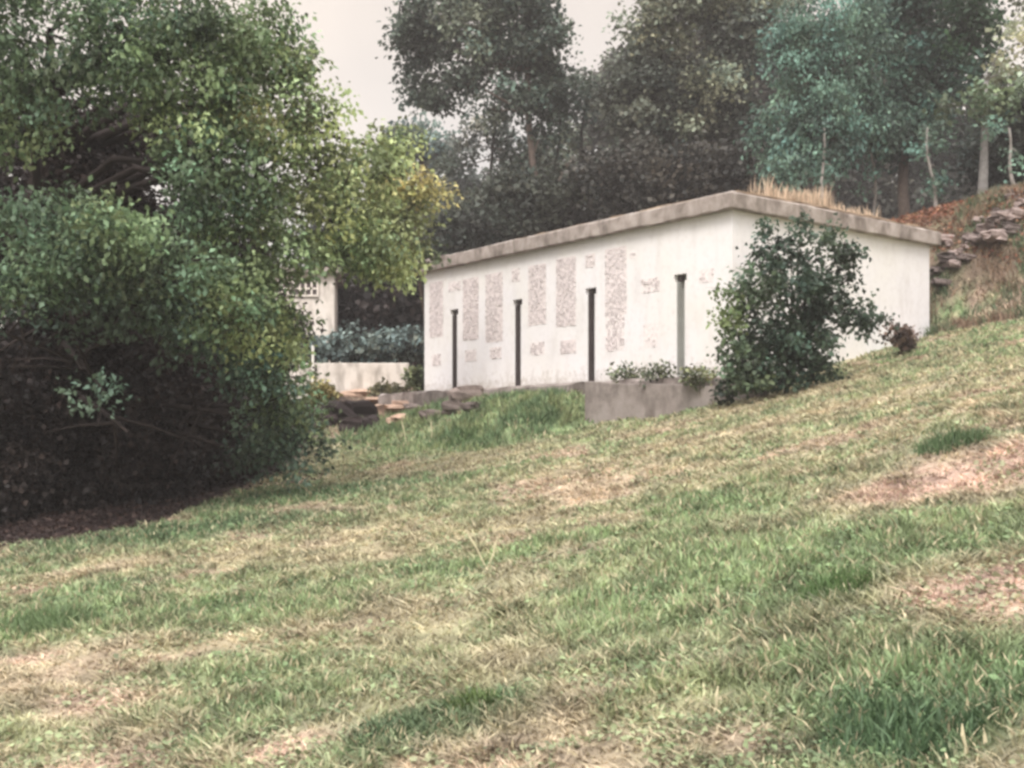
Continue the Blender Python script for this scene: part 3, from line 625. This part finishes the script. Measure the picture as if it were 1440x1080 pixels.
# yellow-leaved tree beyond it
p0 = P(560, 0, 24)
_, k = tree('yellow_green_tree', 'small tree with yellowing leaves peeping out between the big tree and the white building', 'tree', [(590, 268, 24, 38, 24, .9, 0), (555, 300, 24, 40, 35, .9, 1), (560, 250, 24, 26, 20, .6, 0), (590, 305, 24, 22, 18, .5, 1), (530, 355, 24, 55, 40, .7, 2), (575, 350, 24, 30, 24, .6, 2)],
            [(.36, .33, .14), (.20, .22, .09), (.12, .15, .07)], .12, 9, (P(609, 0, 31).x, 31), (P(590, 0, 28.7).x, 28.7, 5.0), .07, leaves=24, spread=.16, seed=3); tot += k

# --- trees behind, one by one
D0 = (.062, .085, .066); D1 = (.125, .150, .115); T0 = (.062, .125, .098); T1 = (.105, .180, .140); BR = (.095, .108, .086); BR2 = (.185, .205, .150)
def bg(name, label, cl, cols, base, top_px, dd, seed, r0=.2, size=.17, pm=1.6, **kw):
    global tot
    bp = P(base, 0, dd); tp = P(top_px[0], top_px[1], dd)
    _, k_ = tree(name, label, 'tree', cl, cols, size, pm, (bp.x, dd), tuple(tp), r0, leaves=kw.pop('leaves', 60), spread=kw.pop('spread', .27), seed=seed, r_l=.10, shrink=kw.pop('shrink', .93), **kw); tot += k_
bg('dark_tree', 'tall dark tree with ragged crown against pale sky behind the building',
   [(602, 75, 40, 42, 56, 1.1, 0), (598, 18, 40, 26, 32, .9, 0), (585, 45, 40, 24, 26, .9, 0), (618, 122, 40, 30, 26, .9, 0), (662, 50, 40, 46, 46, .9, 1), (655, 100, 40, 36, 22, .6, 1), (668, 108, 40, 22, 12, 1.0, 0), (720, 40, 40, 45, 55, 1, 0), (768, 55, 40, 36, 60, 1, 0), (740, 120, 40, 48, 40, 1, 0), (785, 130, 40, 38, 28, .8, 0), (700, -20, 40, 90, 30, 1, 0), (690, 160, 40, 30, 10, .3, 1), (765, 185, 40, 26, 16, .3, 0)],
   [D0, D1], 757, (742, 100), 40, 31)
bg('blue_green_tree', 'small hazy blue green tree far behind the edge of the big tree', [(600, 195, 52, 36, 32, .7, 0), (565, 190, 52, 25, 25, .7, 0), (580, 225, 52, 40, 30, .8, 0), (625, 215, 52, 18, 24, .5, 0)], [(.11, .15, .14)], 595, (595, 200), 52, 32, size=.24, pm=1.0)
bg('grey_leafed_tree', 'thin greyish tree showing sky between its leaves above the middle of the roof', [(665, 205, 46, 26, 26, .6, 1), (700, 190, 46, 34, 22, .5, 1), (735, 222, 46, 34, 20, .7, 1), (800, 200, 46, 30, 24, .8, 0), (770, 235, 46, 40, 20, .9, 0), (640, 240, 46, 26, 20, .8, 0), (690, 282, 46, 56, 24, .7, 0), (828, 262, 46, 44, 30, .8, 0), (655, 305, 46, 45, 34, 1, 0)], [D1, (.14, .15, .13)], 700, (735, 230), 46, 33, size=.2, pm=1.0)
bg('dense_brown_tree', 'broad dark brownish tree behind the middle of the roof', [(915, 45, 39, 40, 50, 1, 1), (960, 15, 39, 70, 50, 1, 1), (1070, 20, 39, 44, 50, 1, 1), (1040, 50, 39, 50, 60, 1, 0), (945, 110, 39, 70, 55, 1, 0), (895, 150, 39, 44, 44, 1, 0), (1010, 130, 39, 60, 60, 1, 0), (888, 215, 39, 46, 46, 1, 0), (950, 200, 39, 70, 55, 1, 0), (1030, 200, 39, 60, 50, 1, 0), (980, 150, 38, 34, 32, .7, 1), (1010, 120, 37.6, 26, 28, .6, 1)],
   [BR, BR2], 890, (930, 100), 39, 34)
bg('dark_understorey_tree', 'dark low tree in the shade just above the left part of the roof', [(700, 315, 36, 70, 40, 1, 0), (640, 330, 36, 45, 36, 1, 0), (770, 285, 36, 60, 50, 1, 1), (720, 270, 36, 40, 30, .7, 1), (620, 360, 36, 36, 20, .8, 1)], [(.042, .050, .040), (.060, .070, .055)], 712, (715, 290), 36, 35, r0=.14)
bg('dark_understorey_tree', 'dark low tree in the shade just above the middle of the roof', [(850, 280, 36, 60, 45, 1, 0), (920, 260, 36, 60, 45, 1, 0), (990, 255, 36, 55, 40, 1, 0), (890, 240, 35.6, 50, 35, .8, 1), (1050, 240, 36, 45, 45, 1, 0)], [(.044, .043, .038), (.070, .068, .058)], 888, (900, 250), 36, 36, r0=.13)
bg('teal_tree', 'dense teal green tree with drooping sprays behind the right half of the roof', [(1130, 120, 33, 48, 80, 1, 1), (1180, 80, 33, 65, 60, 1, 1), (1200, 160, 33, 66, 55, 1, 1), (1150, 200, 33, 55, 40, 1, 0), (1120, 225, 32.5, 36, 38, .8, 1), (1090, 190, 33, 30, 50, .8, 1), (1165, 20, 33, 64, 40, 1, 1), (1110, 60, 33, 34, 50, 1, 1), (1135, 255, 32, 36, 22, .6, 1)],
   [T0, T1], 1172, (1170, 110), 33, 37, pm=1.9, size=.16, spread=.22, wid=.26, droop=1.0, leaves=50)
bg('deep_green_tree', 'tall deep green tree behind the right end of the building', [(1280, 40, 35, 65, 60, 1, 0), (1345, 50, 35, 45, 60, 1, 1), (1270, 120, 35, 60, 50, 1, 0), (1345, 105, 35, 48, 45, 1, 0), (1375, 60, 35, 24, 60, .8, 1), (1280, 175, 34.6, 46, 34, .9, 2), (1240, 185, 35, 40, 40, .9, 0), (1310, 150, 34.5, 24, 26, .7, 2), (1225, 30, 35, 40, 40, .9, 0)],
   [(.040, .078, .060), (.050, .105, .052), T1], 1272, (1282, 90), 35, 38, pm=1.7, size=.16, spread=.24)
bg('pale_yellow_tree', 'pale yellowish sparse tree at the right end against the bright sky', [(1430, 60, 31, 26, 34, .5, 0), (1412, 108, 31, 34, 18, .8, 0), (1425, 138, 31, 38, 18, 1, 1), (1385, 142, 30.5, 38, 14, 1, 1), (1320, 150, 30.5, 20, 12, .5, 1), (1440, 10, 31, 24, 16, .25, 0)],
   [(.30, .32, .22), (.15, .20, .11)], 1380, (1388, 110), 31, 39, pm=1.4, size=.15, spread=.2, bark=(.26, .25, .24), r0=.15, bend=.05)
bg('dark_tree', 'dark evergreen tree overhanging the rubble bank at the far right', [(1430, 185, 32, 56, 40, 1, 0), (1475, 210, 32, 60, 60, 1, 0), (1390, 205, 34, 40, 40, 1, 0), (1410, 220, 34, 50, 36, 1, 0), (1460, 140, 32, 34, 26, .8, 0)], [(.038, .050, .042)], 1446, (1445, 200), 32, 40, pm=1.8)
for i, (px, dd) in enumerate([(1165, 31), (1310, 30.5), (1225, 33.5), (1425, 29.5), (1100, 33)]):
    bg('slender_tree', ['slim pale stemmed sapling rising behind the dry roof grass', 'slim pale stemmed sapling rising behind the right corner of the roof', 'slim sapling in the deep shade between two pale stems above the roof', 'pale sapling above the rubble bank at the far right', 'slim sapling behind the near corner of the roof'][i],
       [(px + 6, 235 if i != 3 else 215, dd, 14, 26, .5, 0), (px - 8, 195 if i != 3 else 180, dd, 22, 24, .8, 0), (px, 265, dd, 12, 12, .35, 0)], [T1], px + 4, (px - 6, 180), dd, 50 + i, r0=.06, size=.13, pm=1.6, leaves=30, spread=.16, bark=(.30, .28, .26), bend=.3)
for i, (px, lean_, top, lab) in enumerate([(712, -14, 150, 'slim dark trunk with few leaves against the bright gap, leftmost of three'), (778, 10, 130, 'slim dark trunk with few leaves against the bright gap, middle of three'), (812, 16, 120, 'slim dark trunk with few leaves against the bright gap, rightmost of three')]):
    bg('thin_tree', lab, [(px + lean_, top, 42, 16, 22, .8, 0), (px + lean_ * .5, top + 40, 42, 22, 10, .5, 0), (px - lean_, top + 66, 42, 16, 9, .5, 0)], [D0], px, (px + lean_, top), 42, 80 + i, r0=.11, size=.16, pm=2.2, leaves=40, bend=.25, bark=(.05, .045, .042))
# wood behind everything: separate tall trees
random.seed(77)
for i, (px, top, dd, c_) in enumerate([(560, 300, 60, 0), (640, 262, 62, 1), (720, 262, 64, 0), (800, 235, 60, 1), (880, 90, 58, 0), (960, 60, 60, 1), (1040, 40, 56, 0), (1120, 60, 58, 1), (1200, 40, 56, 0), (1290, 30, 58, 1), (1370, 150, 56, 0), (1450, 140, 58, 1), (1530, 100, 56, 0), (500, 310, 58, 1)]):
    bot = 340 if px > 600 else 440; h_ = (bot - top) / 2; cy = (bot + top) / 2; q = []
    for k_ in range(6): q.append((px + random.uniform(-45, 45), cy + h_ * (.75 - .3 * k_) , dd, random.uniform(38, 58), h_ * .33 + 8, 1, k_ % 2))
    num = ['', 'first', 'second', 'third', 'fourth', 'first', 'second', 'third', 'fourth', 'fifth', 'first', 'second', 'third', ''][i]
    lab = ['far tree beyond the garden wall', 'far dark tree above the left half of the roof', 'far dark tree above the right half of the roof', 'far dark tree beyond the rubble bank'][0 if px < 600 else 1 if px < 900 else 2 if px < 1330 else 3]
    bg('woodland_tree', lab + ('' if px < 600 and i else '') + (', ' + num + ' from the left' if num else ', ' + ('nearer the white building' if i == 0 else 'nearer the cream building')), q, [[(.045, .045, .038), (.058, .060, .050)], [(.040, .050, .045), (.055, .068, .058)]][c_], px, (px, cy - h_ * .4), dd, 60 + i, size=.30, pm=.8, spread=.5, group=lab.replace('far dark tree', 'far trees').replace('far tree ', 'far trees '), branch=False, r0=.3)
# thicket between the two buildings, leaves painted with the gap's shade
for i, (px, py, dd, wx, wy) in enumerate([(520, 420, 37, 60, 60), (590, 400, 38, 60, 70), (640, 400, 39, 50, 60), (540, 360, 40, 70, 50)]):
    b0 = P(px, 0, dd); _, k = tree('dark_shrub', 'dark brown shrub in the gap between the two buildings, ' + ['nearest the cream building', 'nearest the white building', 'mostly hidden behind the white wall', 'rearmost and tallest'][i], 'shrub', [(px, py, dd, wx, wy, 1, 0), (px, py + 45, dd, wx, wy * .7, 1, 0)], [(.028, .021, .020)], .3, 5, (b0.x, dd), (b0.x, dd, (HY - py) / F * dd), .12,
              group='dark shrubs between the two buildings', leaves=24, spread=.3, seed=90 + i, bark=(.05, .04, .03), trunkpart='stem'); tot += k
# blue green hedge plants behind the low wall
for i, (px, py, wx, wy) in enumerate([(462, 490, 26, 20), (497, 482, 26, 26), (530, 486, 24, 20), (560, 478, 26, 24), (592, 482, 24, 26), (430, 490, 26, 22)]):
    dd = 31.6; b0 = P(px, 0, dd); _, k = tree('hedge_plant', 'blue green leafy hedge plant above the low cream wall, ' + ['second', 'third', 'fourth', 'fifth', 'sixth', 'first'][i] + ' from the left', 'plant', [(px, py, dd, wx, wy, 1, 0), (px, py + 22, dd, wx * .9, wy * .7, .8, 1)], [(.12, .155, .145), (.07, .095, .085)], .17, 6, (b0.x, dd), (b0.x, dd, (HY - py) / F * dd), .04,
              group='blue green hedge plants above the low wall', leaves=20, spread=.13, seed=100 + i, trunkpart='stem', droop=.8, wid=.35); tot += k

# --- shrub in front of the right wall
BG0 = (.050, .080, .055); BG1 = (.085, .125, .075); BG2 = (.13, .17, .07)
p0 = P(1105, 0, 18.6)
cl = [(1090, 360, 18.4, 28, 20, .8, 0), (1145, 355, 18.6, 36, 20, .9, 0), (1110, 400, 18.4, 55, 36, 1, 0), (1180, 370, 18.8, 26, 24, .7, 0), (1165, 420, 18.6, 46, 40, 1, 0), (1060, 400, 18.2, 34, 34, .8, 1), (1030, 440, 18.2, 28, 36, .8, 2), (1080, 460, 18.3, 46, 42, 1, 0), (1140, 480, 18.5, 52, 40, 1, 0),
      (1195, 450, 18.8, 34, 26, .8, 0), (1222, 455, 19, 24, 10, .6, 0), (1035, 495, 18.2, 30, 34, .9, 1), (1085, 505, 18.3, 40, 28, 1, 0), (1135, 505, 18.5, 38, 24, .9, 0), (1060, 522, 18.2, 34, 20, .8, 1), (1195, 350, 18.8, 14, 12, .5, 0), (1112, 335, 18.5, 22, 8, .5, 0), (1158, 335, 18.6, 18, 8, .5, 0), (1078, 322, 18.4, 5, 10, 1.5, 0), (1130, 318, 18.5, 5, 12, 1.5, 0), (1172, 322, 18.6, 5, 10, 1.5, 0), (1208, 352, 18.7, 7, 8, 1.5, 0), (1010, 410, 18.2, 8, 12, 1.2, 2), (1240, 448, 18.9, 9, 5, 1.5, 0), (1100, 528, 18.4, 44, 14, 1, 0), (1042, 532, 18.2, 26, 14, 1, 1), (1150, 522, 18.6, 30, 16, .9, 0)]
_, k = tree('leafy_bush', 'large dark green bush growing against the right end of the white building', 'bush', cl, [BG0, BG1, BG2], .085, 9.0, (p0.x, 18.7), (p0.x + .1, 18.6, 1.9), .05, leaves=30, spread=.10, seed=4, bark=(.12, .10, .08), r_l=.035, core=.35, droop=.5); tot += k
# the small sprig that sticks up by the roof corner
def weed(name, label, cat, px, py, dd, wx, wy, colr, n_cl=3, size=.1, group=None, seed=0, dens=14, basey=None, leaves=16):
    global tot
    random.seed(seed); q = [(px + random.uniform(-wx, wx) * .6, py + random.uniform(-wy, wy) * .5, dd, wx * .55, wy * .6, .8, 0) for _ in range(n_cl)]
    b0 = P(px, 0, dd); _, k_ = tree(name, label, cat, q, [colr], size, dens, (b0.x, dd), (b0.x, dd, (HY - py) / F * dd), .02, group=group, leaves=leaves, spread=.08, seed=seed, r_l=.012, bark=(.14, .12, .08), trunkpart='stem'); tot += k_
weed('brown_shrub', 'small brown half dead shrub at the foot of the right end wall', 'shrub', 1268, 470, 20.6, 24, 18, (.12, .085, .07), 5, seed=5)
def above_terrace(px): return 20.6
weed('low_plant', 'low grey green plant on the terrace beside the grey green slit', 'plant', 885, 524, 21.3, 30, 12, (.11, .13, .08), 5, size=.07, seed=6)
weed('low_plant', 'low grey green plant directly below the grey green slit', 'plant', 930, 526, 20.4, 24, 11, (.10, .12, .075), 5, size=.07, seed=7)
weed('light_green_weed', 'light yellow green weed between the grey green slit and the bush', 'plant', 985, 528, 19.6, 26, 13, (.18, .20, .11), 6, size=.07, seed=8)
weed('dark_plant', 'small dark plant at the right end of the stained concrete wall', 'plant', 1024, 552, 18.4, 14, 20, (.035, .055, .04), 4, seed=9)
weed('shrubby_plant', 'small olive shrub at the left corner of the white building', 'shrub', 585, 535, 28.6, 22, 20, (.10, .12, .06), 5, size=.12, seed=10)
weed('shrubby_plant', 'olive shrub in front of the low cream wall', 'shrub', 545, 548, 28.8, 26, 14, (.13, .13, .075), 5, size=.12, seed=11)
weed('yellowish_plant', 'yellowish plant at the edge of the big tree before the low wall', 'plant', 458, 552, 26.5, 22, 18, (.26, .23, .10), 5, size=.12, seed=12)

# grass tufts and stalks standing out of the meadow
def tuft_at(px, py, r, h, n_, colr, label, seed, name='grass_tuft', wd=.012, lean=.9):
    x0, y0 = ground_at(px, py); rg = np.random.default_rng(seed); a_ = rg.uniform(0, 6.28, n_); q = r * np.sqrt(rg.uniform(0, 1, n_))
    xx, yy = x0 + q * np.cos(a_), y0 + q * np.sin(a_); z0 = Hs(x0, y0)
    cc_ = np.array(colr) * rg.uniform(.6, 1.4, n_)[:, None]; hh_ = h * rg.uniform(.5, 1.2, n_) * (1.15 - .6 * q / r)
    o = blades(name, xx, yy, hh_, np.full(n_, wd), cc_, lean, off=(x0, y0, z0)); o.location = (x0, y0, z0)
    return tag(o, label, 'grass tuft', None)
tuft_at(1262, 1040, .26, .12, 700, (.075, .125, .065), 'dark green grass tuft low in the picture between straw patches at the right', 1)
tuft_at(1225, 1020, .2, .10, 300, (.085, .135, .070), 'smaller dark green tuft joined to the left of the dark tuft at lower right', 2)
tuft_at(560, 1050, .22, .09, 420, (.085, .130, .070), 'broad dark tuft at the bottom edge left of the middle', 3)
tuft_at(662, 1005, .12, .11, 400, (.10, .145, .05), 'small round olive tuft above the broad dark tuft', 4)
tuft_at(1175, 835, .22, .16, 350, (.095, .155, .060), 'mid green tuft left of the lower pink thatch patch', 5)
tuft_at(1338, 632, .30, .2, 350, (.075, .120, .055), 'dark tuft above the upper pink thatch patch', 6)
tuft_at(650, 622, .35, .22, 300, (.10, .16, .065), 'round bright green tuft on the bank below the terrace', 7, wd=.03)
tuft_at(75, 880, .35, .16, 800, (.13, .19, .09), 'wide green tuft near the left edge of the meadow', 8)
for i, (px, py, lx, ly, lab) in enumerate([(1356, 1068, 1353, 1018, 'single pale upright stalk at the bottom right corner'), (684, 800, 655, 745, 'pale thin stalk leaning left in mid meadow'), (684, 802, 700, 755, 'pale thin stalk leaning right in mid meadow'),
                                        (572, 625, 565, 592, 'pale seed stalk in the grass left of the bank'), (607, 622, 606, 590, 'pale seed stalk in the green grass under the terrace'), (1000, 1010, 1010, 965, 'pale thin stalk low in the meadow')]):
    x0, y0 = ground_at(px, py); z0 = Hs(x0, y0); tp = P(lx, ly, y0); m = MB(); b0 = Vector((x0, y0, z0 - .03)); r_ = .0035 + .00035 * y0
    m.tube([b0, b0.lerp(tp, .5) + Vector((.008, 0, 0)), tp.lerp(b0, .25), tp], [r_, r_ * .9, r_ * 1.5, r_ * .5], 6, (.55, .50, .34)); o = m.build('grass_stalk', M_chip, None, offset=tuple(b0)); tag(o, lab, 'grass stalk')
print('LEAVES', tot)

# ------------------------------------------------------------------ air: thin volume added to lift the dark tones
m = MB(); m.box((-152, -152, -9), (304, 0, 0), (0, 304, 0), (0, 0, 33)); 
M_haze = bpy.data.materials.new('haze'); M_haze.use_nodes = True; t = M_haze.node_tree; t.nodes.clear()
o_ = t.nodes.new('ShaderNodeOutputMaterial'); v_ = t.nodes.new('ShaderNodeVolumePrincipled')
v_.inputs['Color'].default_value = (.90, .86, .85, 1); v_.inputs['Density'].default_value = HAZE
t.links.new(v_.outputs[0], o_.inputs['Volume'])
hz = m.build('haze', M_haze, None); tag(hz, kind='stuff')
